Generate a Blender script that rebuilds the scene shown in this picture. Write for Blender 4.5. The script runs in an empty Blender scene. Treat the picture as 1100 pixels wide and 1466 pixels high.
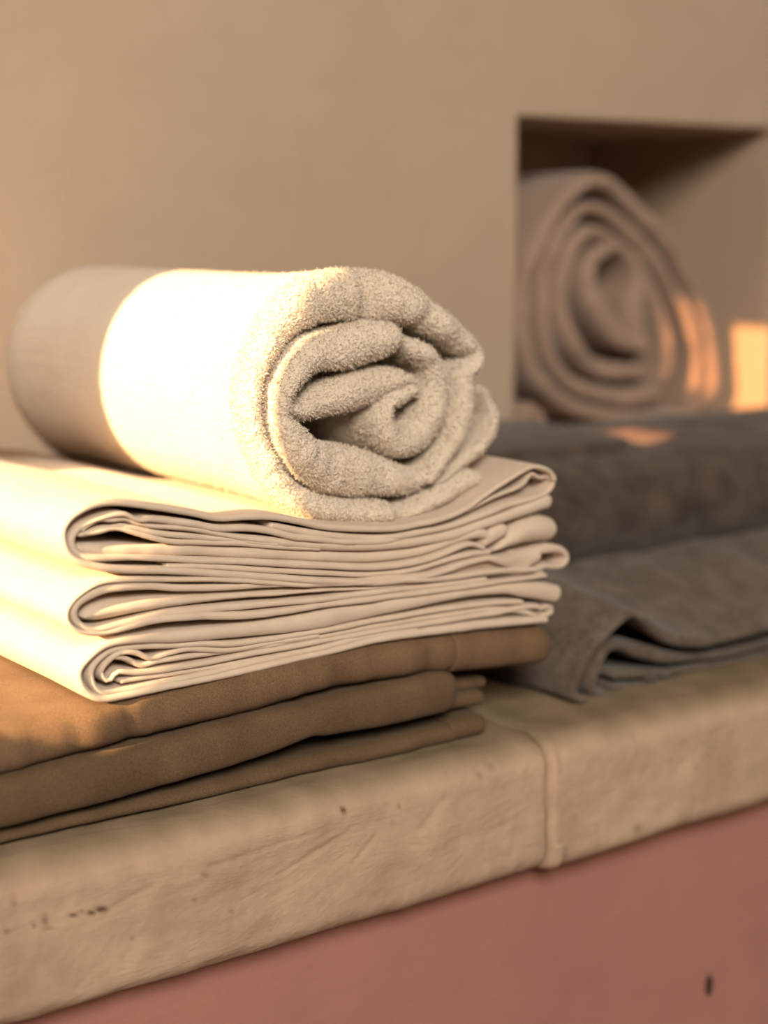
import bpy, bmesh, math, random
import numpy as np
from mathutils import Vector, Matrix, noise as mn

SC = bpy.context.scene
COL = SC.collection
rng = random.Random(7)

# ------------------------------------------------------------------ camera
FPX, HOR, YAW, CAM_H = 2400.0, 325.0, math.radians(36.4), 0.30     # focal length and horizon in pixels of the 1100x1466 frame
PITCH = math.atan((733 - HOR) / FPX)
CAM_P = np.array([0.0, 0.0, CAM_H])
CF = np.array([math.sin(YAW) * math.cos(PITCH), math.cos(YAW) * math.cos(PITCH), -math.sin(PITCH)])
CR = np.array([math.cos(YAW), -math.sin(YAW), 0.0])
CU = np.cross(CR, CF)
cam = bpy.data.cameras.new('camera')
cam.sensor_fit = 'VERTICAL'; cam.sensor_height = 36.0; cam.lens = FPX / 1466 * 36.0
cam.dof.use_dof = True; cam.dof.focus_distance = 0.89; cam.dof.aperture_fstop = 3.1
cam.clip_start = 0.01
cam_o = bpy.data.objects.new('camera', cam); COL.objects.link(cam_o)
cam_o.matrix_world = Matrix(((CR[0], CU[0], -CF[0], 0), (CR[1], CU[1], -CF[1], 0), (CR[2], CU[2], -CF[2], CAM_H), (0, 0, 0, 1)))
SC.camera = cam_o

# ------------------------------------------------------------------ world, sun, fill, exposure
W = bpy.data.worlds.new('world'); SC.world = W; W.use_nodes = True
W.node_tree.nodes['Background'].inputs[0].default_value = (1.0, 0.84, 0.68, 1)
W.node_tree.nodes['Background'].inputs[1].default_value = 0.085
SUN_A, SUN_E = math.radians(10.0), math.radians(20.0)              # drift towards the back wall, height
SUN_D = Vector((math.cos(SUN_E) * math.cos(SUN_A), math.cos(SUN_E) * math.sin(SUN_A), -math.sin(SUN_E)))
sun = bpy.data.lights.new('sun', 'SUN'); sun.energy = 16.0; sun.color = (1.0, 0.65, 0.32); sun.angle = math.radians(0.25)
sun_o = bpy.data.objects.new('sun', sun); COL.objects.link(sun_o)
sun_o.location = (-3, 0, 2); sun_o.rotation_euler = SUN_D.to_track_quat('-Z', 'Y').to_euler()
sky_l = bpy.data.lights.new('doorway_light', 'AREA'); sky_l.shape = 'RECTANGLE'; sky_l.size = 0.9; sky_l.size_y = 0.8   # the open doorway to the left behind the camera
sky_l.energy = 113.0; sky_l.color = (1.0, 0.90, 0.77)
sky_o = bpy.data.objects.new('doorway_light', sky_l); COL.objects.link(sky_o)
sky_o.location = (-0.85, -1.5, 1.52)
sky_o.rotation_euler = (Vector((0.75, 0.9, 0.12)) - sky_o.location).to_track_quat('-Z', 'Y').to_euler()
vs = SC.view_settings
vs.view_transform = 'Standard'; vs.look = 'None'; vs.exposure = 0.0; vs.gamma = 1.0; vs.use_curve_mapping = False

# ------------------------------------------------------------------ helpers
def px(x, y, yplane):
    """world x, z where the photograph's pixel meets the upright plane y = yplane"""
    d = CF + CR * (x - 550) / FPX - CU * (y - 733) / FPX
    t = yplane / d[1]
    return CAM_P[0] + d[0] * t, CAM_P[2] + d[2] * t

def px_scale(yplane, x=450):
    d = CF + CR * (x - 550) / FPX
    return (yplane / d[1]) / FPX

def lin(r, g, b):
    f = lambda c: c / 12.92 if c <= 0.04045 else ((c + 0.055) / 1.055) ** 2.4
    return (f(r / 255), f(g / 255), f(b / 255), 1)

def empty(name, label, cat, loc, group=None):
    o = bpy.data.objects.new(name, None); COL.objects.link(o)
    o.location = loc; o.empty_display_size = 0.02
    o['label'] = label; o['category'] = cat
    if group: o['group'] = group
    return o

def mesh_obj(name, verts, faces, mat, parent=None, smooth=True, label=None, kind=None):
    m = bpy.data.meshes.new(name)
    v = np.asarray(verts, float)
    if parent is not None: v = v - np.array(parent.location)
    m.from_pydata(v.tolist(), [], faces); m.update()
    if smooth: m.polygons.foreach_set('use_smooth', [True] * len(m.polygons))
    bm = bmesh.new(); bm.from_mesh(m); bmesh.ops.recalc_face_normals(bm, faces=bm.faces); bm.to_mesh(m); bm.free()
    m.materials.append(mat)
    o = bpy.data.objects.new(name, m); COL.objects.link(o)
    if parent is not None: o.parent = parent
    if label: o['label'] = label
    if kind: o['kind'] = kind
    return o

def nz(p, scale, seed=0.0):
    return mn.noise(Vector((p[0] * scale + seed * 17.3, p[1] * scale - seed * 9.1, p[2] * scale + seed * 5.7)))

def spline(P, step):
    """Catmull-Rom through rows (x, z, half, dy), resampled evenly"""
    P = np.asarray(P, float); n = len(P)
    out = []
    for i in range(n - 1):
        p0 = P[max(i - 1, 0)] if i else 2 * P[0] - P[1]
        p1, p2 = P[i], P[i + 1]
        p3 = P[i + 2] if i + 2 < n else 2 * P[-1] - P[-2]
        L = max(np.hypot(*(p2 - p1)[:2]), 1e-6)
        d0 = max(np.hypot(*(p1 - p0)[:2]), 1e-6); d2 = max(np.hypot(*(p3 - p2)[:2]), 1e-6)
        m1 = L * ((p2 - p0) / (d0 + L)); m2 = L * ((p3 - p1) / (L + d2))
        k = max(4, int(L / step * 2))
        for t in np.linspace(0, 1, k, endpoint=False):
            t2, t3 = t * t, t ** 3
            out.append((2*t3 - 3*t2 + 1) * p1 + (t3 - 2*t2 + t) * m1 + (-2*t3 + 3*t2) * p2 + (t3 - t2) * m2)
    out.append(P[-1]); out = np.array(out)
    s = np.concatenate([[0], np.cumsum(np.hypot(*np.diff(out[:, :2], axis=0).T))])
    m = max(6, int(s[-1] / step)); t = np.linspace(0, s[-1], m)
    return np.stack([np.interp(t, s, out[:, k]) for k in range(out.shape[1])], 1), t

def gauss(A, sig):
    r = int(sig * 3) + 1
    k = np.exp(-0.5 * (np.arange(-r, r + 1) / sig) ** 2); k /= k.sum()
    Ap = np.concatenate([2 * A[:1] - A[1:r + 1][::-1] if len(A) > r else np.repeat(A[:1], r, 0),
                         A, 2 * A[-1:] - A[-r - 1:-1][::-1] if len(A) > r else np.repeat(A[-1:], r, 0)])
    return np.stack([np.convolve(Ap[:, j], k, 'valid') for j in range(A.shape[1])], 1)

def ribbon(name, mat, parent, pts, yf, depth, th=None, step=0.003, rf=None, nseg=6, rows=None, smooth_len=None, smooth_sig=0,
           jit=0.0012, jscale=40, wob=0.0006, lump=0.0, lscale=300, seed=1, ends=(1, 1), lift=None, back=0, label=None, power=2.0, dyfall=0.04):
    """A ply of cloth: the centre line pts (photograph x, y [, thickness px [, dy metres]]) on the plane y = yf,
    given its thickness, a rounded front edge and a run of `depth` metres into the scene."""
    k = px_scale(yf)
    Q = []
    for p in pts:
        x, z = px(p[0], p[1], yf)
        t = p[2] if len(p) > 2 else th
        Q.append((x, z, t * k * 0.5, p[3] if len(p) > 3 else 0.0))
    S, t = spline(Q, step)
    if any(ends):
        t2 = t
        for e, on in enumerate(ends):
            if on:
                r_ = max(S[0 if e == 0 else -1, 2], 0.0008) * on
                c_ = r_ * (1 - np.cos(np.linspace(0, math.pi / 2, 8)))
                t2 = np.concatenate([t2[(t2 > r_) if e == 0 else (t2 < t[-1] - r_)], c_ if e == 0 else t[-1] - c_])
        t2 = np.unique(np.clip(t2, 0, t[-1]))
        t2 = t2[np.concatenate([[True], np.diff(t2) > 5e-5])]
        S = np.stack([np.interp(t2, t, S[:, q]) for q in range(S.shape[1])], 1); t = t2
    C = S[:, :2]; h = np.maximum(S[:, 2], 0.0006); dy = S[:, 3]
    L = t[-1]; corner = np.zeros(len(t))
    for e, on in enumerate(ends):
        if not on: continue
        d = t if e == 0 else L - t
        re = np.maximum(h[0 if e == 0 else -1], 0.0008) * on
        u = np.clip(d / re, 0, 1)
        q_ = np.sqrt(np.clip(1 - (1 - u) ** 2, 0.004, 1))
        corner = corner + (1 - q_) * re * 1.3                     # rounded seen from above too
        h = h * q_
    T = np.gradient(C, axis=0); T /= np.maximum(np.linalg.norm(T, axis=1), 1e-9)[:, None]
    N = np.stack([-T[:, 1], T[:, 0]], 1)
    if smooth_sig:
        C2 = gauss(C, smooth_sig); h2 = gauss(h[:, None], smooth_sig)[:, 0]
        T2 = np.gradient(C2, axis=0); T2 /= np.maximum(np.linalg.norm(T2, axis=1), 1e-9)[:, None]
        N2 = np.stack([-T2[:, 1], T2[:, 0]], 1)
    hm = float(np.median(h))
    rf = rf if rf is not None else hm * 1.15
    if rows is None:
        rows = [depth, depth * 0.6, depth * 0.3, depth * 0.14, depth * 0.06]
    rows = [r for r in rows if r > rf * 1.15]
    prof = [(r, 1.0) for r in rows]
    for i in range(nseg * 2 + 1):
        a = math.pi * i / (nseg * 2)
        c, s_ = math.cos(a), math.sin(a)
        prof.append((rf * (1 - abs(s_) ** (2 / power)), math.copysign(abs(c) ** (2 / power), c)))
    prof += [(r, -1.0) for r in reversed(rows)]
    if back:                                                     # the far edge is rounded too
        d0, n0 = prof[0]
        prof = [(depth + back * 0.7, 0.6)] + prof + [(depth + back * 0.7, -0.6)]
    M, K = len(C), len(prof)
    V = np.zeros((M, K, 3))
    for j, (d, n) in enumerate(prof):
        w = 0.0
        if smooth_len:
            u = min(max(d / smooth_len, 0), 1); w = u * u * (3 - 2 * u)
        cc = C * (1 - w) + C2 * w if smooth_sig else C
        nn = N * (1 - w) + N2 * w if smooth_sig else N
        hh = h * (1 - w) + h2 * w if smooth_sig else h
        V[:, j, 0] = cc[:, 0] + nn[:, 0] * hh * n
        V[:, j, 2] = cc[:, 1] + nn[:, 1] * hh * n
        V[:, j, 1] = yf + d + corner * max(0.0, 1 - d / (0.03 + 4 * hm)) + dy * max(0.0, 1 - d / dyfall)
    fade = np.array([max(0.0, 1 - d / 0.03) for d, n in prof])
    for i in range(M):
        c = (C[i, 0], yf, C[i, 1])
        jy = (nz(c, jscale, seed) + 0.5 * nz(c, jscale * 2.7, seed + 3)) * jit
        V[i, :, 1] += jy * fade
    if wob:
        for i in range(M):
            for j in range(K):
                p = V[i, j]
                V[i, j, 2] += nz((p[0], p[1], 0.3), 22, seed + 5) * wob
    if lump:
        for i in range(M):
            for j in range(K):
                p = V[i, j]
                a = nz(p, lscale, seed) + 0.5 * nz(p, lscale * 2.3, seed + 1)
                b = nz(p, lscale, seed + 2) + 0.5 * nz(p, lscale * 2.3, seed + 4)
                V[i, j, 1] -= a * lump * (1 if j else 0)
                V[i, j, 0] += N[i, 0] * b * lump; V[i, j, 2] += N[i, 1] * b * lump
    if lift is not None:
        for i in range(M):
            for j in range(K):
                V[i, j, 2] += lift(V[i, j, 0], V[i, j, 1])
    faces = []
    idx = lambda i, j: i * K + (j % K)
    for i in range(M - 1):
        for j in range(K):
            faces.append((idx(i, j), idx(i, j + 1), idx(i + 1, j + 1), idx(i + 1, j)))
    faces.append(tuple(idx(0, j) for j in range(K))); faces.append(tuple(idx(M - 1, j) for j in reversed(range(K))))
    return mesh_obj(name, V.reshape(-1, 3), faces, mat, parent, label=label)

# ------------------------------------------------------------------ materials
def new_mat(name):
    m = bpy.data.materials.new(name); m.use_nodes = True
    nt = m.node_tree; b = nt.nodes['Principled BSDF']
    return m, nt, b

def cloth_mat(name, c1, c2, weave=1400, wstr=0.25, nscale=60, rough=0.95, sheen=0.3, speck=0.0, bdist=0.0006, terry=False):
    m, nt, b = new_mat(name)
    N, L = nt.nodes, nt.links
    tc = N.new('ShaderNodeTexCoord')
    n1 = N.new('ShaderNodeTexNoise'); n1.inputs['Scale'].default_value = nscale; n1.inputs['Detail'].default_value = 5
    L.new(tc.outputs['Object'], n1.inputs['Vector'])
    rp = N.new('ShaderNodeValToRGB')
    rp.color_ramp.elements[0].position = 0.3; rp.color_ramp.elements[1].position = 0.7
    rp.color_ramp.elements[0].color = c1; rp.color_ramp.elements[1].color = c2
    L.new(n1.outputs['Fac'], rp.inputs['Fac'])
    col = rp.outputs['Color']
    n2 = N.new('ShaderNodeTexNoise'); n2.inputs['Scale'].default_value = weave; n2.inputs['Detail'].default_value = 2
    L.new(tc.outputs['Object'], n2.inputs['Vector'])
    if speck:
        mx = N.new('ShaderNodeMix'); mx.data_type = 'RGBA'; mx.blend_type = 'MULTIPLY'; mx.inputs['Factor'].default_value = speck
        r2 = N.new('ShaderNodeValToRGB'); r2.color_ramp.elements[0].position = 0.35; r2.color_ramp.elements[1].position = 0.62
        r2.color_ramp.elements[0].color = (0.35, 0.33, 0.32, 1); r2.color_ramp.elements[1].color = (1.15, 1.12, 1.1, 1)
        L.new(n2.outputs['Fac'], r2.inputs['Fac'])
        L.new(col, mx.inputs['A']); L.new(r2.outputs['Color'], mx.inputs['B']); col = mx.outputs['Result']
    L.new(col, b.inputs['Base Color'])
    b.inputs['Roughness'].default_value = rough
    b.inputs['Sheen Weight'].default_value = sheen; b.inputs['Sheen Roughness'].default_value = 0.6
    b.inputs['Specular IOR Level'].default_value = 0.15
    bp = N.new('ShaderNodeBump'); bp.inputs['Strength'].default_value = wstr; bp.inputs['Distance'].default_value = bdist
    if terry:
        v = N.new('ShaderNodeTexVoronoi'); v.inputs['Scale'].default_value = weave
        L.new(tc.outputs['Object'], v.inputs['Vector'])
        inv = N.new('ShaderNodeMath'); inv.operation = 'SUBTRACT'; inv.inputs[0].default_value = 1.0
        L.new(v.outputs['Distance'], inv.inputs[1])
        ad = N.new('ShaderNodeMath'); ad.operation = 'MULTIPLY_ADD'; ad.inputs[1].default_value = 0.6
        L.new(n2.outputs['Fac'], ad.inputs[0]); L.new(inv.outputs[0], ad.inputs[2])
        L.new(ad.outputs[0], bp.inputs['Height'])
    else:
        L.new(n2.outputs['Fac'], bp.inputs['Height'])
    L.new(bp.outputs['Normal'], b.inputs['Normal'])
    return m

def plaster_mat(name, c1, c2, nscale=6, bstr=0.5, bdist=0.004, bscale=9, dirt=None, fine=220):
    m, nt, b = new_mat(name)
    N, L = nt.nodes, nt.links
    tc = N.new('ShaderNodeTexCoord')
    n1 = N.new('ShaderNodeTexNoise'); n1.inputs['Scale'].default_value = nscale; n1.inputs['Detail'].default_value = 6; n1.inputs['Roughness'].default_value = 0.65
    L.new(tc.outputs['Object'], n1.inputs['Vector'])
    rp = N.new('ShaderNodeValToRGB'); rp.color_ramp.elements[0].position = 0.32; rp.color_ramp.elements[1].position = 0.68
    rp.color_ramp.elements[0].color = c1; rp.color_ramp.elements[1].color = c2
    L.new(n1.outputs['Fac'], rp.inputs['Fac']); col = rp.outputs['Color']
    if dirt:
        ag = N.new('ShaderNodeAttribute'); ag.attribute_name = 'grime_shade'
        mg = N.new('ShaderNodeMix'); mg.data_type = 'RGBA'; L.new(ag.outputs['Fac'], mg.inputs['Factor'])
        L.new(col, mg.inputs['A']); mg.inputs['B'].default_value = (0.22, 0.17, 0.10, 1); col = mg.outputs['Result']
        at = N.new('ShaderNodeAttribute'); at.attribute_name = 'dirt'
        mx = N.new('ShaderNodeMix'); mx.data_type = 'RGBA'
        L.new(at.outputs['Fac'], mx.inputs['Factor']); L.new(col, mx.inputs['A']); mx.inputs['B'].default_value = dirt
        col = mx.outputs['Result']
    L.new(col, b.inputs['Base Color']); b.inputs['Roughness'].default_value = 0.9; b.inputs['Specular IOR Level'].default_value = 0.2
    mp = N.new('ShaderNodeMapping'); mp.inputs['Rotation'].default_value = (0, math.radians(-25), 0); mp.inputs['Scale'].default_value = (0.45, 1, 1.2)
    L.new(tc.outputs['Object'], mp.inputs['Vector'])
    n2 = N.new('ShaderNodeTexNoise'); n2.inputs['Scale'].default_value = bscale; n2.inputs['Detail'].default_value = 8; n2.inputs['Roughness'].default_value = 0.6
    n2.inputs['Distortion'].default_value = 0.6
    L.new(mp.outputs['Vector'], n2.inputs['Vector'])
    n3 = N.new('ShaderNodeTexNoise'); n3.inputs['Scale'].default_value = fine; n3.inputs['Detail'].default_value = 4
    L.new(tc.outputs['Object'], n3.inputs['Vector'])
    ad = N.new('ShaderNodeMath'); ad.operation = 'MULTIPLY_ADD'; ad.inputs[1].default_value = 0.14
    L.new(n3.outputs['Fac'], ad.inputs[0]); L.new(n2.outputs['Fac'], ad.inputs[2])
    bp = N.new('ShaderNodeBump'); bp.inputs['Strength'].default_value = bstr; bp.inputs['Distance'].default_value = bdist
    L.new(ad.outputs[0], bp.inputs['Height']); L.new(bp.outputs['Normal'], b.inputs['Normal'])
    return m

M_WALL = plaster_mat('plaster_beige', (0.50, 0.385, 0.285, 1), (0.56, 0.435, 0.325, 1), nscale=5, bstr=0.6, bdist=0.006, bscale=8)
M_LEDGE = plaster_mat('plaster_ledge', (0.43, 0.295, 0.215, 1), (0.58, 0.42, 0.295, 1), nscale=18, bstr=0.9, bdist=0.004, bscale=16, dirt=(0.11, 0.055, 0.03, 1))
M_PINK = plaster_mat('plaster_pink', (0.41, 0.19, 0.155, 1), (0.47, 0.225, 0.18, 1), nscale=6, bstr=0.4, bdist=0.006, bscale=8)
M_ROOM = plaster_mat('plaster_room', (0.46, 0.35, 0.25, 1), (0.5, 0.39, 0.28, 1))
M_FLOOR = plaster_mat('floor_clay', (0.16, 0.09, 0.06, 1), (0.2, 0.12, 0.08, 1))
M_LINEN = cloth_mat('linen_cream', (0.65, 0.52, 0.405, 1), (0.71, 0.58, 0.455, 1), weave=1500, wstr=0.3, sheen=0.2)
M_TERRY = cloth_mat('terry_cream', (0.75, 0.635, 0.505, 1), (0.80, 0.69, 0.56, 1), weave=600, wstr=0.9, bdist=0.0011, sheen=0.4, terry=True, nscale=40)
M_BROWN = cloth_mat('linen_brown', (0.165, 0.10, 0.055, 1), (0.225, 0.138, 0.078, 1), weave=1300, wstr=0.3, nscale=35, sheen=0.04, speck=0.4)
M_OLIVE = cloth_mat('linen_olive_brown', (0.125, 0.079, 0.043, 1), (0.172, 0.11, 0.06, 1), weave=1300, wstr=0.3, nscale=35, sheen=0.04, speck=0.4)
M_GREY = cloth_mat('wool_grey', (0.105, 0.078, 0.06, 1), (0.20, 0.155, 0.122, 1), weave=500, wstr=0.8, nscale=55, sheen=0.15, speck=0.7)
M_GREY_DARK = cloth_mat('wool_dark_grey', (0.05, 0.037, 0.029, 1), (0.125, 0.091, 0.072, 1), weave=700, wstr=0.5, nscale=55, sheen=0.15, speck=0.7)
M_TAUPE = cloth_mat('wool_taupe', (0.36, 0.24, 0.175, 1), (0.42, 0.29, 0.215, 1), weave=500, wstr=0.5, nscale=30, sheen=0.3)
M_HOLE, _nt, _b = new_mat('rust_dark'); _b.inputs['Base Color'].default_value = (0.05, 0.02, 0.012, 1); _b.inputs['Roughness'].default_value = 0.8

# ------------------------------------------------------------------ setting: back wall with its niche
YW = 1.09                                      # face of the back wall
NX0, NX1 = px(742, 300, YW)[0], px(1108, 300, YW)[0]
NZ1 = 0.391; NZ0 = 0.116; NY = 1.345
def box_faces(): return [(0, 1, 2, 3), (7, 6, 5, 4), (0, 4, 5, 1), (1, 5, 6, 2), (2, 6, 7, 3), (3, 7, 4, 0)]
def build_back_wall():
    bm = bmesh.new()
    X = [-1.0, NX0, NX1, 3.2]; Z = [-0.02, NZ0, NZ1, 1.6]
    g = [[bm.verts.new((x, YW, z)) for z in Z] for x in X]
    for i in range(3):
        for j in range(3):
            if i == 1 and j == 1: continue
            bm.faces.new((g[i][j], g[i+1][j], g[i+1][j+1], g[i][j+1]))
    b = [bm.verts.new((x, NY, z)) for x, z in ((NX0, NZ0), (NX1, NZ0), (NX1, NZ1), (NX0, NZ1))]
    f = [g[1][1], g[2][1], g[2][2], g[1][2]]
    rim = []
    for i in range(4):
        k = (i + 1) % 4
        bm.faces.new((f[i], f[k], b[k], b[i]))
    bm.faces.new(b)
    for i in range(4):
        rim.append(bm.edges.get((f[i], f[(i+1) % 4])))
        rim.append(bm.edges.get((b[i], b[(i+1) % 4]))); rim.append(bm.edges.get((f[i], b[i])))
    bmesh.ops.bevel(bm, geom=rim, offset=0.004, segments=4, profile=0.5, affect='EDGES')
    bmesh.ops.recalc_face_normals(bm, faces=bm.faces)
    me = bpy.data.meshes.new('wall_back'); bm.to_mesh(me); bm.free(); me.materials.append(M_WALL)
    o = bpy.data.objects.new('wall_back', me); COL.objects.link(o); o['kind'] = 'structure'
    o['label'] = 'beige plaster wall with a square niche behind the folded linens'
    return o
build_back_wall()

# unseen left wall added to mask the sun: openings cut to place its patches
XL = -1.0
def on_left(x, y, z):
    k = x - XL
    return y - k * math.tan(SUN_A), z + k * math.tan(SUN_E) / math.cos(SUN_A)
Y1, Y2 = on_left(0.393, 0.742, 0)[0], on_left(0.468, 0.945, 0)[0]
Z1 = on_left(0.34, 0, 0.048)[1]; Z2 = on_left(0.55, 0, 0.277)[1]
O1 = (Y1, Y2, Z1, Z2)
O2 = (on_left(1.26, 1.08, 0)[0], on_left(0.945, 1.0885, 0)[0], on_left(1.25, 0, 0.128)[1], on_left(1.25, 0, 0.214)[1])
O3 = (Y2 - 0.095, Y2 - 0.045, Z2, on_left(0.55, 0, 0.300)[1])          # a notch in the top of the first opening
def build_sun_mask():
    ys = sorted({-1.6, O1[0], O1[1], O2[0], O2[1], O3[0], O3[1], YW}); zs = sorted({-0.8, O1[2], O1[3], O2[2], O2[3], O3[3], 1.6})
    V, Fc = [], []
    def hole(y, z): return any(o[0] < y < o[1] and o[2] < z < o[3] for o in (O1, O2, O3))
    for i in range(len(ys) - 1):
        for j in range(len(zs) - 1):
            if hole((ys[i] + ys[i+1]) / 2, (zs[j] + zs[j+1]) / 2): continue
            k = len(V)
            for x in (XL - 0.012, XL):
                V += [(x, ys[i], zs[j]), (x, ys[i+1], zs[j]), (x, ys[i+1], zs[j+1]), (x, ys[i], zs[j+1])]
            Fc += [tuple(k + q for q in f) for f in box_faces()]
    o = mesh_obj('sun_mask_wall', V, Fc, M_ROOM, smooth=False, kind='structure')
    o['label'] = 'unseen thin wall added left of the ledge, its openings cut to shape the sun patches'
build_sun_mask()
for _n, _o, _c in ((1, O3, (1.0, 0.60, 0.46, 1)), (2, O2, (0.62, 0.43, 0.31, 1))):      # unseen filters added to tint and dim two sun patches
    m_sun_tint, _nt, _b = new_mat('sun_tint')
    _t = _nt.nodes.new('ShaderNodeBsdfTransparent'); _t.inputs['Color'].default_value = _c
    _nt.links.new(_t.outputs[0], _nt.nodes['Material Output'].inputs['Surface'])
    _v = [(XL - 0.006, _o[0], _o[2]), (XL - 0.006, _o[1], _o[2]), (XL - 0.006, _o[1], _o[3]), (XL - 0.006, _o[0], _o[3])]
    _w = mesh_obj('sun_filter_%d' % _n, _v, [(0, 1, 2, 3)], m_sun_tint, smooth=False, kind='structure')
    _w['label'] = ['unseen rose filter added in the notch of the lower sun opening', 'unseen amber filter added in the upper opening of the left sun mask'][_n - 1]
def slab_box(name, x0, x1, y0, y1, z0, z1, mat, label, rgt=None):
    V = [(x0, y0, z0), (x1, y0, z0), (x1, y1, z0), (x0, y1, z0), (x0, y0, z1), (x1, y0, z1), (x1, y1, z1), (x0, y1, z1)]
    o = mesh_obj(name, V, [(3, 2, 1, 0), (4, 5, 6, 7), (0, 1, 5, 4), (1, 2, 6, 5), (2, 3, 7, 6), (3, 0, 4, 7)], mat, smooth=False, kind='structure')
    o['label'] = label
    return o
slab_box('floor', XL, 3.2, -1.6, YW + 0.3, -0.84, -0.80, M_FLOOR, 'plain plastered floor of the room far below the ledge')
slab_box('top_light_mask', XL, 3.2, -0.2, NY + 0.1, 1.6, 1.64, M_ROOM, 'unseen plastered slab added overhead to cut the light from above')  # unseen overhead slab, added to weaken light from above

# pink wall below the ledge
YP = 0.746
wl = slab_box('wall_lower', XL, 3.2, YP, YP + 0.05, -0.80, -0.07, M_PINK, 'dusty pink plaster wall below the overhanging ledge')
hx, hz_ = px(1015, 1411, YP)
V = []; Fc = []
for r_, (s, dyy) in enumerate(((1.25, 0.0002), (1.0, -0.0012), (0.7, -0.0022), (0.25, -0.0026))):
    for i in range(14):
        a = 2 * math.pi * i / 14
        V.append((hx + 0.0030 * s * math.cos(a) * (1 + 0.15 * math.sin(3 * a)), YP + dyy, hz_ + 0.0072 * s * math.sin(a)))
for r_ in range(3):
    for i in range(14):
        Fc.append((r_ * 14 + i, r_ * 14 + (i + 1) % 14, (r_ + 1) * 14 + (i + 1) % 14, (r_ + 1) * 14 + i))
Fc.append(tuple(3 * 14 + i for i in range(14)))
mesh_obj('nail_head', V, Fc, M_HOLE, wl, label='small dark rusty nail head in the pink plaster')

# ------------------------------------------------------------------ ledge: two plaster slabs
YL = 0.716                                     # front face of the ledge
ZB = -0.0845
ledge = bpy.data.objects.new('trim_1', None); COL.objects.link(ledge); ledge['kind'] = 'structure'
ledge['label'] = 'pale plaster ledge of two slabs carrying the folded linens'
XJ = px(787, 1150, YL)[0]
DENTS = [  # photograph x, y, radius x, radius y (px), depth m, dirt
    (492, 1160, 3.5, 4, 0.0008, 0.9), (147, 1303, 8, 4, 0.0012, 0.9), (132, 1308, 5, 3, 0.001, 0.9), (106, 1311, 6, 3, 0.0008, 0.75), (118, 1306, 4, 2.5, 0.0006, 0.5),
    (66, 1318, 4, 7, 0.0006, 0.5), (50, 1326, 3, 3, 0.0006, 0.6), (22, 1293, 5, 6, 0.0007, 0.45), (30, 1290, 6, 2, 0.0007, 0.4), (72, 1330, 8, 2, 0.0005, 0.4),
    (10, 1334, 4, 2.5, 0.0006, 0.6), (292, 1252, 5, 3, 0.0006, 0.35), (277, 1288, 3, 3, 0.0005, 0.4), (190, 1345, 3, 4, 0.0004, 0.25), (572, 1156, 2, 2.5, 0.0004, 0.5),
    (910, 1183, 5, 6, 0.0006, 0.4), (333, 1306, 3, 3, 0.0004, 0.3), (996, 1097, 2, 2, 0.0003, 0.4)]
CREASE = [((685, 1112), (708, 1094), 2.2, 0.0016, 0.3), ((505, 1238), (540, 1196), 2.5, 0.0007, 0.06), ((400, 1255), (500, 1190), 3, 0.0006, 0.05),
          ((300, 1240), (440, 1195), 4, 0.0006, 0.06), ((160, 1300), (215, 1270), 4, 0.0006, 0.05), ((600, 1190), (640, 1140), 5, 0.0006, 0.03), ((250, 1230), (300, 1180), 4, 0.0005, 0.04)]
def to_px(P):
    d = np.array(P) - CAM_P; w = d @ CF
    return 550 + FPX * (d @ CR) / w, 733 - FPX * (d @ CU) / w
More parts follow.
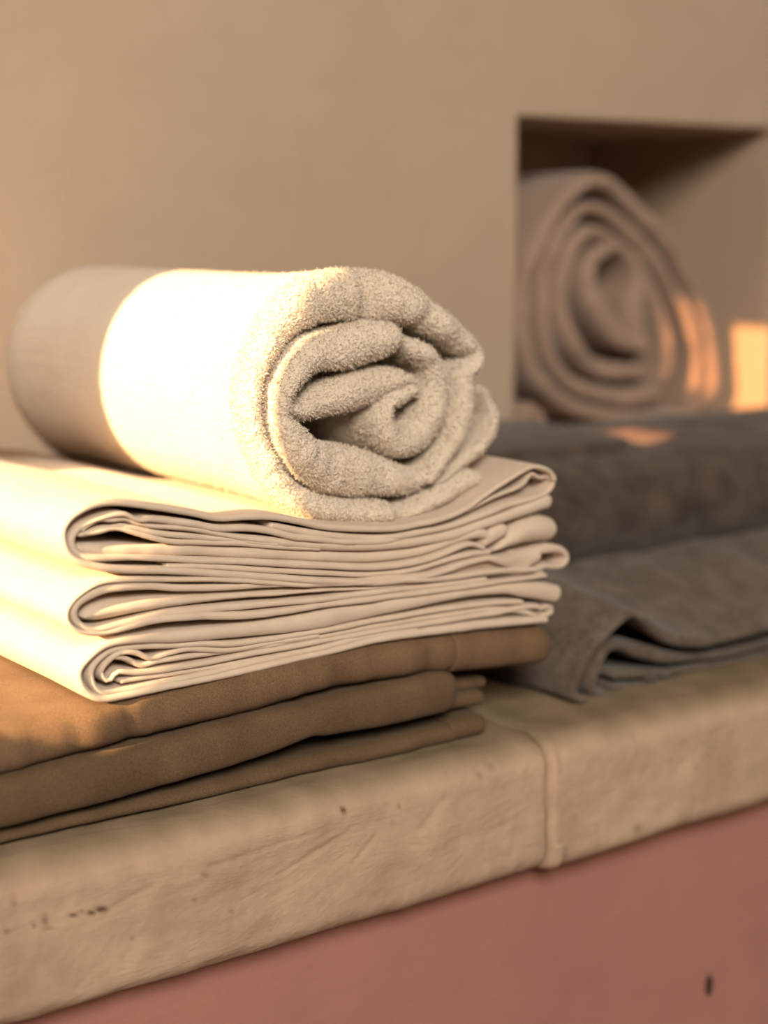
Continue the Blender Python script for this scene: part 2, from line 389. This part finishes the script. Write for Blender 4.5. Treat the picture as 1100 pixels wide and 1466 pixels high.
def slab(x0, x1, seed, fine_lo, fine_hi, right):
    prof = [(YW - 0.002, 0.0), (1.0, 0.0), (0.92, 0.0), (0.85, 0.0), (0.80, 0.0), (0.775, 0.0), (0.76, 0.0), (0.750, 0.0), (0.742, 0.0), (0.7365, -0.0002)]
    rt, rb = 0.020, 0.013
    for i in range(1, 9):
        a = math.pi / 2 * i / 9
        prof.append((YL + rt - rt * math.sin(a), -rt + rt * math.cos(a)))
    n = 46
    for i in range(n + 1):
        prof.append((YL, -rt + (ZB + rb + rt) * i / n))
    for i in range(1, 9):
        a = math.pi / 2 * i / 8
        prof.append((YL + rb - rb * math.cos(a), ZB + rb - rb * math.sin(a)))
    prof += [(0.740, ZB), (0.78, ZB), (YW - 0.002, ZB)]
    xs = [x0 + (fine_lo - x0) * i / 20 for i in range(20)] if fine_lo > x0 else []
    xs += list(np.arange(fine_lo, fine_hi, 0.0016)) + ([fine_hi + (x1 - fine_hi) * i / 25 for i in range(26)] if fine_hi < x1 else [])
    K = len(prof); V, D, G = [], [], []
    for x in xs:
        for (y, z) in prof:
            p = [x, y, z]; dirt = 0.0
            edge = min(x - x0, x1 - x) if not right else (x - x0)
            face = max(0, min(1, (0.742 - y) / 0.02))
            a = nz((x * 0.6 + z * 0.25, 0, z - 0.3 * x), 22, seed) * 0.0022 + nz((x - z * 0.3, 0, z + 0.4 * x), 60, seed + 2) * 0.0009 + nz((x, 0, z), 140, seed + 5) * 0.0003
            out = a * face
            top = nz((x, y, 0), 16, seed + 3) * 0.0012
            if z < ZB + 0.02: p[2] += nz((x, 0, 0.2), 14, seed + 8) * 0.003
            if z > -0.02: p[2] += top - 0.0006
            e = max(0, 1 - (x - x0 if right else x1 - x) / 0.006)
            if right:
                out += 0.0014
                q = (x - x0)
                out += 0.0012 * math.exp(-((q - 0.0035) / 0.0020) ** 2) * (0.6 + nz((0, 0, z), 90, 3))
                if z < ZB + 0.018: out += 0.0020 * math.exp(-((q - 0.007) / 0.004) ** 2) * face
            out -= 0.004 * e * e * (0.7 + nz((0, 0, z), 70, seed + 4))
            if z > -0.004 and y > 0.725: p[2] -= 0.0022 * e * (0.8 + nz((0, y, 0), 60, 2))
            if y < 0.742 and z > ZB + 0.002:
                u, v = to_px((x, y, z))
                for (cx, cy, rx, ry, dep, dk) in DENTS:
                    dd = ((u - cx) / rx) ** 2 + ((v - cy) / ry) ** 2
                    if dd < 6:
                        g = math.exp(-dd); out -= dep * g; dirt = max(dirt, dk * min(1, g * 1.5))
                for (A, B, wd, dep, dk) in CREASE:
                    ax, ay = B[0] - A[0], B[1] - A[1]; LL = ax * ax + ay * ay
                    t = max(0, min(1, ((u - A[0]) * ax + (v - A[1]) * ay) / LL))
                    dd = math.hypot(u - A[0] - ax * t, v - A[1] - ay * t) / wd
                    if dd < 3:
                        g = math.exp(-dd * dd); out -= dep * g; dirt = max(dirt, dk * g)
            p[1] -= out
            V.append(p); D.append(max(0.0, dirt))
            G.append(max(0.0, min(1.0, (z + 0.012) / 0.010)) * (0.8 + 0.35 * nz((x, y, 0), 45, seed + 6)))      # dirt of use on the tread, plus its dimmer light painted in
    Fc = []
    for i in range(len(xs) - 1):
        for j in range(K - 1):
            Fc.append((i * K + j, i * K + j + 1, (i + 1) * K + j + 1, (i + 1) * K + j))
        Fc.append((i * K + K - 1, i * K, (i + 1) * K, (i + 1) * K + K - 1))
    Fc.append(tuple(range(K))); Fc.append(tuple((len(xs) - 1) * K + j for j in reversed(range(K))))
    o = mesh_obj('slab', V, Fc, M_LEDGE, ledge)
    at = o.data.attributes.new('dirt', 'FLOAT', 'POINT'); at.data.foreach_set('value', D)
    at = o.data.attributes.new('grime_shade', 'FLOAT', 'POINT'); at.data.foreach_set('value', G)
    return o
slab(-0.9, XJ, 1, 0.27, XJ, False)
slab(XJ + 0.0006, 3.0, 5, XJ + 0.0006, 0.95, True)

# ------------------------------------------------------------------ brown linens at the bottom of the stack
YB = 0.742
def base(x, y): return px(x, y, YB)
DEPTH_B = 0.32
t = empty('folded_linen', 'thin olive-brown folded linen at the very bottom of the stack, on the plaster ledge', 'linen', (0.5, YB + 0.15, 0.0))
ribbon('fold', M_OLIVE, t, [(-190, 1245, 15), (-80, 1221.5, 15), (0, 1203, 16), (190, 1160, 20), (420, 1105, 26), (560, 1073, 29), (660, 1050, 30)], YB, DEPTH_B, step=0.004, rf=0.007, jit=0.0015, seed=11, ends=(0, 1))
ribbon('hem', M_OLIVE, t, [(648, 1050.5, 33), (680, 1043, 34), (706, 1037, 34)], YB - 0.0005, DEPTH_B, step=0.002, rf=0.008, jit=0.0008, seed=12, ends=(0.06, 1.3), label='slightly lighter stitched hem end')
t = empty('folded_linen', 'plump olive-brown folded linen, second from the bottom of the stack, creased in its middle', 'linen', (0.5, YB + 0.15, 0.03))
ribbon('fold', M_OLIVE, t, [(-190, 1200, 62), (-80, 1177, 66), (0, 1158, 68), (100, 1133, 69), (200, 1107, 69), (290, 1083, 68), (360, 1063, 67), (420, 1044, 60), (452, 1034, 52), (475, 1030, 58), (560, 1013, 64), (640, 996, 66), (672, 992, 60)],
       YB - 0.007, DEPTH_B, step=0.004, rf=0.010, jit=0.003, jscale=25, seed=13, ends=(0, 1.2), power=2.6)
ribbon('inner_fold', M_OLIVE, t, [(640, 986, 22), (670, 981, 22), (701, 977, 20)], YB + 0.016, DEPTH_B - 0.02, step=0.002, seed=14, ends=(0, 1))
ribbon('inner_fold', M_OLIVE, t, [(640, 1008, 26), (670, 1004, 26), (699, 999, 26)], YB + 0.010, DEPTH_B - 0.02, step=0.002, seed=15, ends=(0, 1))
t = empty('folded_linen', 'thick warm brown folded linen right under the three cream cloths, sunlit at its left', 'linen', (0.5, YB + 0.15, 0.055))
ribbon('fold', M_BROWN, t, [(-190, 1130, 66), (-80, 1107, 68), (0, 1085, 68), (100, 1059, 66), (200, 1033, 64), (290, 1012, 66), (343, 998, 70), (400, 981, 72), (440, 971, 66), (500, 959, 62), (580, 947, 62), (664, 938, 64)],
       YB - 0.002, DEPTH_B, step=0.004, rf=0.019, jit=0.0045, jscale=40, seed=16, ends=(0, 0.3), power=2.5)
ribbon('end_fold', M_BROWN, t, [(655, 939.5, 67), (700, 936, 67), (750, 931, 66), (802, 926, 66)], YB - 0.0028, DEPTH_B, step=0.003, rf=0.018, jit=0.0015, seed=17, ends=(0.04, 1.0), power=2.5)

# ------------------------------------------------------------------ cream cloths
YC = 0.7425
DEPTH_C = 0.325
GR = 'cream cloths folded in the middle of the stack'
def cloth(label, z, plies):
    t = empty('folded_cloth', label, 'cloth', (0.52, YC + 0.15, z), GR)
    for i, (nm, th, dy, pts, kw) in enumerate(plies):
        a = dict(step=0.0028, jit=0.0013, seed=20 + i * 1.7 + z * 100, rows=[DEPTH_C - dy, 0.2, 0.1, 0.05, 0.02])
        a.update(kw)
        ribbon(nm, M_LINEN, t, pts, YC + dy, DEPTH_C - dy, th=th, **a)
    return t
# bottom cloth
cloth('cream folded cloth lying on the brown linen, lowest of the three cream cloths', 0.064, [
    ('outer_fold', 11, 0.0, [(808, 852, 26), (795, 850, 28), (774, 847, 27), (750, 845, 24), (729, 844, 17), (680, 848, 15), (640, 854.5, 15), (560, 869, 22), (500, 880, 26), (440, 891, 25), (380, 900, 21), (320, 906, 19), (260, 911.5, 18), (217, 914.5, 14), (172, 919, 11), (148, 927), (128, 943), (115, 962), (118, 980), (130, 994), (150, 1001), (181, 997), (235.5, 985), (290, 975), (350, 962), (400, 950, 10), (440, 941, 10), (513, 924, 11), (560, 914, 12), (640, 902, 14), (711, 894, 14), (760, 890, 12), (787, 888, 11)], {}),
    ('inner_fold', 9, 0.0015, [(751, 862, 8), (711, 864, 9), (640, 872, 9), (560, 886), (460, 904), (400, 915), (340, 922), (290, 922), (253, 925), (199, 927), (166, 931, 9), (145, 943), (132, 961), (134, 979), (144, 990), (165, 991), (217, 982.5), (290, 967), (350, 953), (400, 942), (460, 929), (513, 916), (600, 902, 6)], {}),
    ('inner_fold', 8, 0.002, [(460, 911), (400, 920), (330, 931), (272, 929), (244, 936, 7), (219, 944, 7), (199, 936, 8), (177, 934), (160, 944), (147, 960, 7), (150, 972, 7), (158, 975, 7), (166, 965, 7), (172, 962.5, 7), (199, 964), (240, 959), (290, 950), (350, 939), (420, 927), (500, 912), (560, 901), (640, 889, 9), (711, 878, 9), (751, 870, 9), (775, 869, 8)], {}),
    ('inner_fold', 8, 0.003, [(163, 942, 6), (184, 945, 7), (203, 954, 8), (226, 948), (260, 942), (300, 936), (380, 925), (460, 911), (540, 897), (640, 881, 9), (700, 873, 9), (740, 874, 9), (770, 880, 8)], {}),
    ('inner_fold', 7, 0.003, [(172, 977), (217, 970.5), (290, 959), (350, 948), (420, 935), (500, 918), (580, 904)], {}),
    ('end_roll', 7, 0.004, [(760, 867), (776, 872), (788, 868), (793, 873), (788, 880), (776, 882)], {}),
])
# middle cloth
cloth('cream folded cloth with one wide dark gap in its left fold, middle of the three', 0.092, [
    ('outer_fold', 7, -0.001, [(770, 816, 8), (700, 820, 9), (640, 829, 9), (560, 833, 8), (500, 836), (440, 838), (387, 834), (351, 832), (296, 831), (240, 831), (172, 831.5), (144, 836), (119, 849), (100, 868), (96, 884), (103, 897), (118, 905), (145, 908), (172, 903, 8), (217, 891, 10), (272, 884, 11), (333, 883, 11), (387, 878, 10), (460, 868, 9), (513, 861, 9), (567, 855, 9), (640, 845, 9), (674, 840, 9), (720, 834), (760, 828), (785, 824)], {}),
    ('inner_fold', 10, 0.0005, [(740, 808, 9, 0.008), (690, 812, 9, 0.006), (640, 820, 9, 0.003), (560, 828, 9), (500, 834, 8), (440, 836, 8), (380, 838, 9), (314, 842), (253, 842), (217, 839, 11), (172, 840.5, 12), (146, 846, 12), (123, 857, 12), (109, 870, 11), (107.5, 884, 10), (117, 896, 9), (135, 902, 8), (154, 899, 8), (199, 889, 10), (240, 879, 11), (290, 874, 11), (350, 869, 10), (400, 864, 9), (460, 859, 9), (530, 850, 9), (640, 837, 8), (700, 829, 8)], {}),
    ('inner_fold', 22, 0.0015, [(119, 884, 12), (144, 878, 28), (199, 870, 24), (245, 864, 20), (290, 859, 17), (350, 854, 14), (400, 851, 13), (460, 846, 11), (530, 842, 10), (640, 829, 9), (720, 822, 10), (760, 820, 10)], {'rf': 0.012}),
])
# top cloth
cloth('cream folded cloth under the rolled towel, its right end crumpled, topmost of three', 0.125, [
    ('outer_fold', 10, 0.0, [(655, 760, 8, 0.008), (640, 764, 9, 0.006), (604, 769, 9, 0.003), (549, 775, 11), (494, 777, 9), (440, 771, 10), (424, 770, 10), (387, 761), (351, 757), (314, 757), (280, 751), (244, 747), (213, 745, 8), (203, 747, 7), (193, 744, 7), (182, 738, 7), (167, 738, 8), (153, 741, 8), (134, 747, 8), (116, 757), (107, 769), (105.5, 780), (112, 792), (128, 799), (189, 800.5, 8), (280, 803, 9), (340, 805, 9), (400, 808), (460, 811, 10), (513, 813, 10), (549, 812, 10), (590, 807, 10), (622, 799), (647, 789, 9), (665, 782, 9), (680, 780, 8), (696, 786, 8)], {}),
    ('outer_fold', 10, -0.0012, [(796, 690, 8), (795, 682, 8), (789, 675, 8), (777, 670, 8), (765, 669, 8), (738, 682, 8), (702, 706, 8), (669, 730, 9), (640, 742), (594, 753), (571, 757), (540, 757.5), (494, 757), (460, 754), (424, 746), (387, 740), (351, 740), (314, 742), (280, 735.5), (207, 724.5), (162, 720.5), (134, 725), (109, 738), (94, 757), (93, 775), (101, 794), (115.5, 805.5), (153, 815), (189, 818), (244, 818.5), (314, 822), (387, 827), (460, 833), (513, 834), (549, 834), (604, 827), (640, 818), (665, 809), (702, 800, 9), (722, 804, 14), (744, 806, 24, 0.002), (765, 803, 24, 0.003), (782, 796, 12, 0.003)], {}),
    ('end_fold', 9, 0.001, [(796, 684, 8), (792, 698, 9), (783, 707, 9), (765.5, 714, 10), (729, 724, 11), (693, 738, 11), (656, 752, 11), (640, 757, 11), (604, 763, 11), (558, 770, 11), (494, 769, 11), (440, 763, 11), (387, 752, 10)], {}),
    ('end_fold', 6, 0.003, [(786, 682, 5), (774, 684, 6), (763, 678, 6), (752, 692, 6), (735, 702, 6), (702, 715, 6), (670, 733, 6)], {}),
    ('inner_fold', 15, 0.001, [(794, 720, 20), (784, 719, 23), (756, 730, 20), (729, 740, 17), (693, 752, 16), (656, 765, 16), (620, 773, 15), (571, 780, 15), (494, 783, 15), (440, 781, 14), (387, 775, 12), (330, 768, 9), (280, 759, 9), (244, 756, 8), (216, 754, 8), (196, 750, 7), (182, 745, 7), (160, 746, 7), (145, 745, 7), (130, 752, 7), (118, 762, 6)], {}),
    ('inner_fold', 8, 0.0015, [(120, 765, 6), (140, 762), (158, 757, 8), (174, 753.5), (193, 755.5), (225, 763), (280, 769), (330, 774, 7), (400, 780, 7)], {}),
    ('inner_fold', 8, 0.002, [(113, 766, 6), (128, 763, 9), (148, 758, 9), (171, 757, 7), (207, 767), (244, 775.5), (280, 776.5), (340, 778), (400, 783, 7), (460, 787, 6)], {}),
    ('lower_fold', 16, 0.003, [(112, 786, 10), (130, 788, 16), (189, 789, 16), (280, 789, 16), (340, 791, 16), (400, 794, 16), (460, 797, 16), (530, 799, 16), (590, 792, 16), (622, 784, 15), (652, 773, 16), (683, 763, 18, -0.002), (697, 767, 14, -0.003), (701, 775, 8, -0.003)], {}),
    ('lower_fold', 8, 0.001, [(240, 811, 6), (300, 812), (400, 817), (460, 821), (530, 823), (590, 817), (640, 803, 9), (680, 793, 9), (705, 790, 8)], {}),
    ('end_roll', 18, -0.0005, [(698, 784, 8, 0.003), (705, 771, 18), (717, 762, 22), (730, 756, 14)], {'jit': 0.001}),
    ('crumpled_end', 30, 0.002, [(692, 789, 7), (712, 788, 8), (728, 777, 26), (750, 764, 40), (775, 758, 44), (793, 759, 40), (807, 761, 36)], {'rf': 0.010, 'jit': 0.003, 'jscale': 70}),
    ('end_fold', 9, 0.003, [(740, 796, 10), (770, 790, 12), (788, 786, 14), (802, 786, 12), (813, 793, 9), (814, 803, 8), (806, 811, 8), (795, 812, 8), (783, 811, 8), (765, 817, 8), (740, 821, 8), (700, 818, 8)], {'jit': 0.001}),
    ('under_fold', 10, 0.006, [(640, 822, 8), (690, 809, 9), (740, 816, 10), (780, 818, 9)], {}),
])

# ------------------------------------------------------------------ terry pile: short loops of yarn standing off the towel
def pile(o, yf, mat, n=26000, seed=3, length=0.0015, width=0.00028, deep=0.03):
    r = np.random.default_rng(seed); me = o.data
    me.calc_loop_triangles(); m = len(me.loop_triangles)
    tv = np.empty(m * 3, np.int32); me.loop_triangles.foreach_get('vertices', tv); tv = tv.reshape(-1, 3)
    co = np.empty(len(me.vertices) * 3); me.vertices.foreach_get('co', co); co = co.reshape(-1, 3)
    no = np.empty(len(me.vertices) * 3); me.vertices.foreach_get('normal', no); no = no.reshape(-1, 3)
    A, B, Cc = co[tv[:, 0]], co[tv[:, 1]], co[tv[:, 2]]
    area = np.linalg.norm(np.cross(B - A, Cc - A), axis=1) / 2
    d = (A[:, 1] + B[:, 1] + Cc[:, 1]) / 3 + o.parent.location[1] - yf
    w = area * np.where(d < deep, 1.0, np.clip(0.35 - d, 0, 1) * 0.12); w /= w.sum()
    f = r.choice(m, n, p=w); u, v = r.random(n), r.random(n); k = u + v > 1; u[k], v[k] = 1 - u[k], 1 - v[k]
    P = A[f] + (B - A)[f] * u[:, None] + (Cc - A)[f] * v[:, None]
    N = no[tv[f, 0]] + r.normal(0, 0.45, (n, 3)); N /= np.linalg.norm(N, axis=1)[:, None]
    S = np.cross(N, r.normal(0, 1, (n, 3))); S /= np.maximum(np.linalg.norm(S, axis=1), 1e-6)[:, None]
    Lh = length * (0.5 + 0.7 * r.random(n))[:, None]
    bend = r.normal(0, 0.3, (n, 3)) * Lh
    a, b = P - S * width - N * 0.0004, P + S * width - N * 0.0004
    c, e = P + S * width * 0.8 + N * Lh * 0.6 + bend * 0.4, P - S * width * 0.8 + N * Lh * 0.6 + bend * 0.4
    tip = P + N * Lh + bend
    V = np.stack([a, b, c, e, tip], 1).reshape(-1, 3)
    base_i = (np.arange(n) * 5)[:, None]
    Q = base_i + np.array([0, 1, 2, 3]); T = base_i + np.array([3, 2, 4])
    pm = bpy.data.meshes.new('pile'); pm.from_pydata(V.tolist(), [], Q.tolist() + T.tolist()); pm.update()
    pm.materials.append(mat)
    p = bpy.data.objects.new('pile', pm); COL.objects.link(p); p.parent = o; p['kind'] = 'stuff'

# ------------------------------------------------------------------ rolled towel
YR = 0.7535
t = empty('rolled_towel', 'thick cream terry towel rolled up and lying on top of the cream cloths', 'towel', (0.55, YR + 0.16, 0.137))
RR = [0.335, 0.318, 0.30, 0.27, 0.23, 0.19, 0.15, 0.115, 0.085, 0.065, 0.05, 0.038, 0.028, 0.021]
R = dict(step=0.0016, rf=0.013, nseg=9, rows=RR, jit=0.004, jscale=45, wob=0.0004, lump=0.0005, lscale=330, back=0.008)
tw_outer_wrap = ribbon('outer_wrap', M_TERRY, t, [(692, 682, 24), (680, 688, 30), (655, 701, 32), (620, 720, 32), (598, 733, 26), (580, 740, 14, 0.005), (564, 737, 30), (540, 736, 36), (505, 736, 36, 0.002), (465, 728, 36, 0.005), (428, 700, 34, 0.009), (401, 652, 30, 0.011), (385, 595, 28, 0.012), (388, 548, 32, 0.012), (407, 503, 40, 0.010), (438, 458, 58, 0.012), (470, 434, 66, 0.012), (508, 424, 72, 0.013), (530, 422, 73, 0.012), (545, 421, 70, 0.015), (558, 423, 70, 0.004), (580, 430, 66), (606, 441, 54, 0.001), (618, 447, 48, 0.006), (630, 456, 46, 0.001), (650, 471, 42), (678, 492, 36, 0.003), (692, 505, 22, 0.004), (688, 518, 24), (676, 540, 36), (674, 570, 38), (668, 605, 36), (658, 635, 32), (640, 662, 30), (610, 690, 28)],
       YR, 0.335, smooth_len=0.11, smooth_sig=16, seed=41, **R)
tw_loose_edge = ribbon('loose_edge', M_TERRY, t, [(694, 556, 10), (704, 574, 22), (711, 592, 22), (707, 615, 26), (695, 636, 28), (675, 655, 26), (650, 677, 22), (625, 694, 16)], YR + 0.006, 0.32, smooth_len=0.1, smooth_sig=8, seed=42, **{**R, 'rows': RR[3:]})
tw_inner_wrap = ribbon('inner_wrap', M_TERRY, t, [(632, 668, 20), (600, 690, 36), (552, 684, 60), (515, 679, 72), (480, 672, 70), (450, 658, 58), (431, 634, 52), (415, 605, 36), (416, 565, 36), (434, 532, 44), (465, 508, 52), (503, 502, 58), (545, 490, 58), (570, 485, 46, -0.001), (586, 492, 20, 0.006), (606, 502, 30), (628, 522, 34), (636, 552, 44), (630, 586, 52), (619, 616, 50), (597, 634, 46), (572, 630, 46), (556, 606, 38), (561, 582, 28), (582, 567, 30), (600, 560, 22), (606, 570, 10, 0.006)],
       YR + 0.001, 0.30, smooth_sig=0, seed=43, **{**R, 'jit': 0.003, 'rows': RR[3:]})
tw_inner_flap = ribbon('inner_flap', M_TERRY, t, [(424, 588, 10), (438, 590, 26), (455, 584, 38), (490, 571, 48), (538, 556, 54), (572, 546, 36), (592, 545, 18), (603, 549, 8)], YR + 0.003, 0.29, smooth_sig=0, seed=44, **{**R, 'jit': 0.003, 'rows': RR[3:]})

for _o, _n in ((tw_outer_wrap, 34000), (tw_inner_wrap, 30000), (tw_inner_flap, 9000), (tw_loose_edge, 9000)):
    pile(_o, YR, M_TERRY, _n)

# ------------------------------------------------------------------ grey cloths on the right of the ledge
YG = 0.757
def glift(x, y):
    d = max(0, y - YG - 0.01)
    u = max(0, min(1, (x - 0.70) / 0.06))
    m = min(d, 0.11)
    return u * (m * 0.30 * min(1, max(0, (x - 0.74) / 0.08)))
t = empty('folded_blanket', 'mid grey folded cloth lying flat on the ledge, its front corner gaping open', 'blanket', (0.9, YG + 0.12, 0.0))
GRW = [0.30, 0.24, 0.18, 0.13, 0.09, 0.06, 0.04, 0.025]
ribbon('outer_fold', M_GREY, t, [(1480, 812, 16), (1300, 853, 16), (1180, 881, 16), (1100, 899, 17), (1040, 914, 18), (1000, 923, 20), (975, 922, 22), (955, 912, 22), (935, 895, 18), (917, 880, 13), (905, 879, 12), (885, 893, 13), (868, 908, 14), (850, 930, 16), (838, 955, 16), (828, 982, 16), (826, 998, 14), (834, 1003, 12), (848, 999, 9)], YG, 0.30, step=0.004, rf=0.006, rows=GRW, jit=0.004, jscale=20, wob=0.004, lift=glift, seed=51)
ribbon('inner_fold', M_GREY, t, [(1480, 842, 12), (1300, 883, 12), (1150, 916, 12), (1100, 926, 11), (1040, 939, 9), (1000, 944, 10), (960, 943, 22), (920, 933, 26), (890, 926, 16), (872, 930, 20), (860, 948, 24), (852, 972, 24), (852, 990, 18), (868, 998, 11), (900, 992, 10), (940, 982, 9), (945, 976, 8), (930, 972, 7)], YG + 0.007, 0.29, step=0.004, rf=0.007, rows=GRW, jit=0.004, jscale=25, seed=52)
ribbon('inner_fold', M_GREY, t, [(1480, 858, 8), (1200, 922, 8), (1100, 938, 9), (1040, 951, 9), (1000, 958, 9), (960, 963, 10), (920, 966, 12), (880, 968, 12)], YG + 0.010, 0.28, step=0.005, rows=GRW, jit=0.003, seed=53)
ribbon('inner_fold', M_GREY, t, [(1000, 968, 6), (960, 975, 8), (920, 981, 8), (880, 985, 8)], YG + 0.010, 0.2, step=0.005, rows=GRW[2:], jit=0.003, seed=54)

# the bulky dark blanket behind it
def pad(name, mat, parent, x0, x1, yz, seed, step=0.006, amp=0.004, taper=0.03, slope=None, sc=18):
    """a soft bolster: the closed outline yz swept along x"""
    P = np.array(yz + [yz[0], yz[1], yz[2]], float); n = len(yz)
    out = []
    for i in range(n):
        p0, p1, p2, p3 = P[(i - 1) % n], P[i], P[(i + 1) % n], P[(i + 2) % n]
        for t_ in np.linspace(0, 1, 9, endpoint=False):
            out.append(0.5 * (2*p1 + (p2 - p0)*t_ + (2*p0 - 5*p1 + 4*p2 - p3)*t_**2 + (3*p1 - p0 - 3*p2 + p3)*t_**3))
    out = np.array(out); c = out.mean(0); K = len(out)
    xs = np.arange(x0, x1, step); V = []
    for x in xs:
        d = min(x - x0, x1 - x); u = max(0.0, min(1.0, d / taper)); s = math.sqrt(max(0.03, 1 - (1 - u) ** 2))
        for y, z in out:
            zz = c[1] + (z - c[1]) * (0.25 + 0.75 * s); yy = c[0] + (y - c[0]) * (0.7 + 0.3 * s)
            p = (x, yy, zz)
            a = nz(p, sc, seed) * amp + nz(p, sc * 3.1, seed + 2) * amp * 0.3
            r = math.hypot(yy - c[0], zz - c[1]) + 1e-6
            V.append((x, yy + (yy - c[0]) / r * a, zz + (zz - c[1]) / r * a + (slope(x) if slope else 0)))
    Fc = [(i * K + j, i * K + (j + 1) % K, (i + 1) * K + (j + 1) % K, (i + 1) * K + j) for i in range(len(xs) - 1) for j in range(K)]
    Fc.append(tuple(range(K))); Fc.append(tuple((len(xs) - 1) * K + j for j in reversed(range(K))))
    return mesh_obj(name, V, Fc, mat, parent)
t = empty('folded_blanket', 'bulky dark grey folded blanket bulging behind the cream cloths, below the niche', 'blanket', (0.95, 0.97, 0.05))
pad('body', M_GREY_DARK, t, 0.735, 1.55, [(0.880, 0.064), (0.866, 0.088), (0.873, 0.108), (0.897, 0.124), (0.94, 0.133), (0.99, 0.137), (1.04, 0.135), (1.078, 0.120), (1.082, 0.08), (1.07, 0.046), (1.0, 0.046), (0.915, 0.048)], 61)
pad('top_fold', M_GREY_DARK, t, 0.738, 0.93, [(0.925, 0.127), (0.921, 0.133), (0.93, 0.140), (0.98, 0.144), (1.05, 0.143), (1.076, 0.137), (1.06, 0.130), (0.98, 0.126)], 63, amp=0.002, taper=0.05)

# ------------------------------------------------------------------ rolled blanket in the niche
YN = 1.122
t = empty('rolled_blanket', 'taupe blanket rolled up inside the wall niche', 'blanket', (1.08, YN + 0.09, NZ0))
NRW = [0.185, 0.17, 0.15, 0.12, 0.09, 0.06, 0.04, 0.028]
Nk = dict(step=0.004, rf=0.013, rows=NRW, jit=0.007, jscale=22, wob=0.001, nseg=6)
ribbon('outer_wrap', M_TAUPE, t, [(1000, 597, 18), (950, 601, 22), (900, 600, 24), (840, 588, 26), (800, 566, 26), (772, 530, 26), (758, 485, 26), (757, 430, 26), (768, 370, 26), (795, 312, 26), (832, 268, 26), (858, 258, 26), (890, 270, 27), (932, 310, 27), (974, 362, 28), (1004, 415, 29), (1021, 470, 28), (1027, 520, 27), (1022, 570, 26), (992, 592, 22)], YN, 0.185, seed=71, **Nk)
ribbon('inner_wrap', M_TAUPE, t, [(992, 582, 20), (1001, 545, 24), (1001, 500, 26), (984, 440, 26), (954, 388, 26), (912, 336, 25), (872, 302, 22), (845, 298, 18), (820, 318, 22), (795, 365, 24), (785, 420, 24), (785, 470, 24), (796, 515, 24), (825, 550, 28), (870, 566, 30), (920, 570, 30), (955, 560, 24)], YN + 0.006, 0.175, seed=72, **Nk)
ribbon('inner_wrap', M_TAUPE, t, [(950, 555, 18), (960, 520, 26), (955, 470, 26), (940, 420, 26), (915, 372, 24), (880, 342, 24), (850, 332, 24), (826, 352, 26), (812, 395, 26), (812, 445, 26), (826, 492, 28), (858, 522, 30), (900, 534, 28), (930, 530, 16)], YN + 0.006, 0.175, seed=73, **Nk)
ribbon('core', M_TAUPE, t, [(908, 500, 14), (888, 476, 34), (862, 434, 38), (853, 398, 30), (862, 368, 26), (888, 354, 22), (912, 372, 24), (922, 405, 30), (916, 445, 44), (918, 485, 38), (920, 505, 16)], YN + 0.006, 0.17, seed=74, **Nk)
ribbon('loose_edge', M_TAUPE, t, [(752, 620, 16), (756, 598, 20), (766, 585, 16), (776, 600, 18), (784, 622, 16)], YN - 0.012, 0.05, step=0.003, rf=0.008, rows=[0.05, 0.03, 0.02], jit=0.004, seed=75)
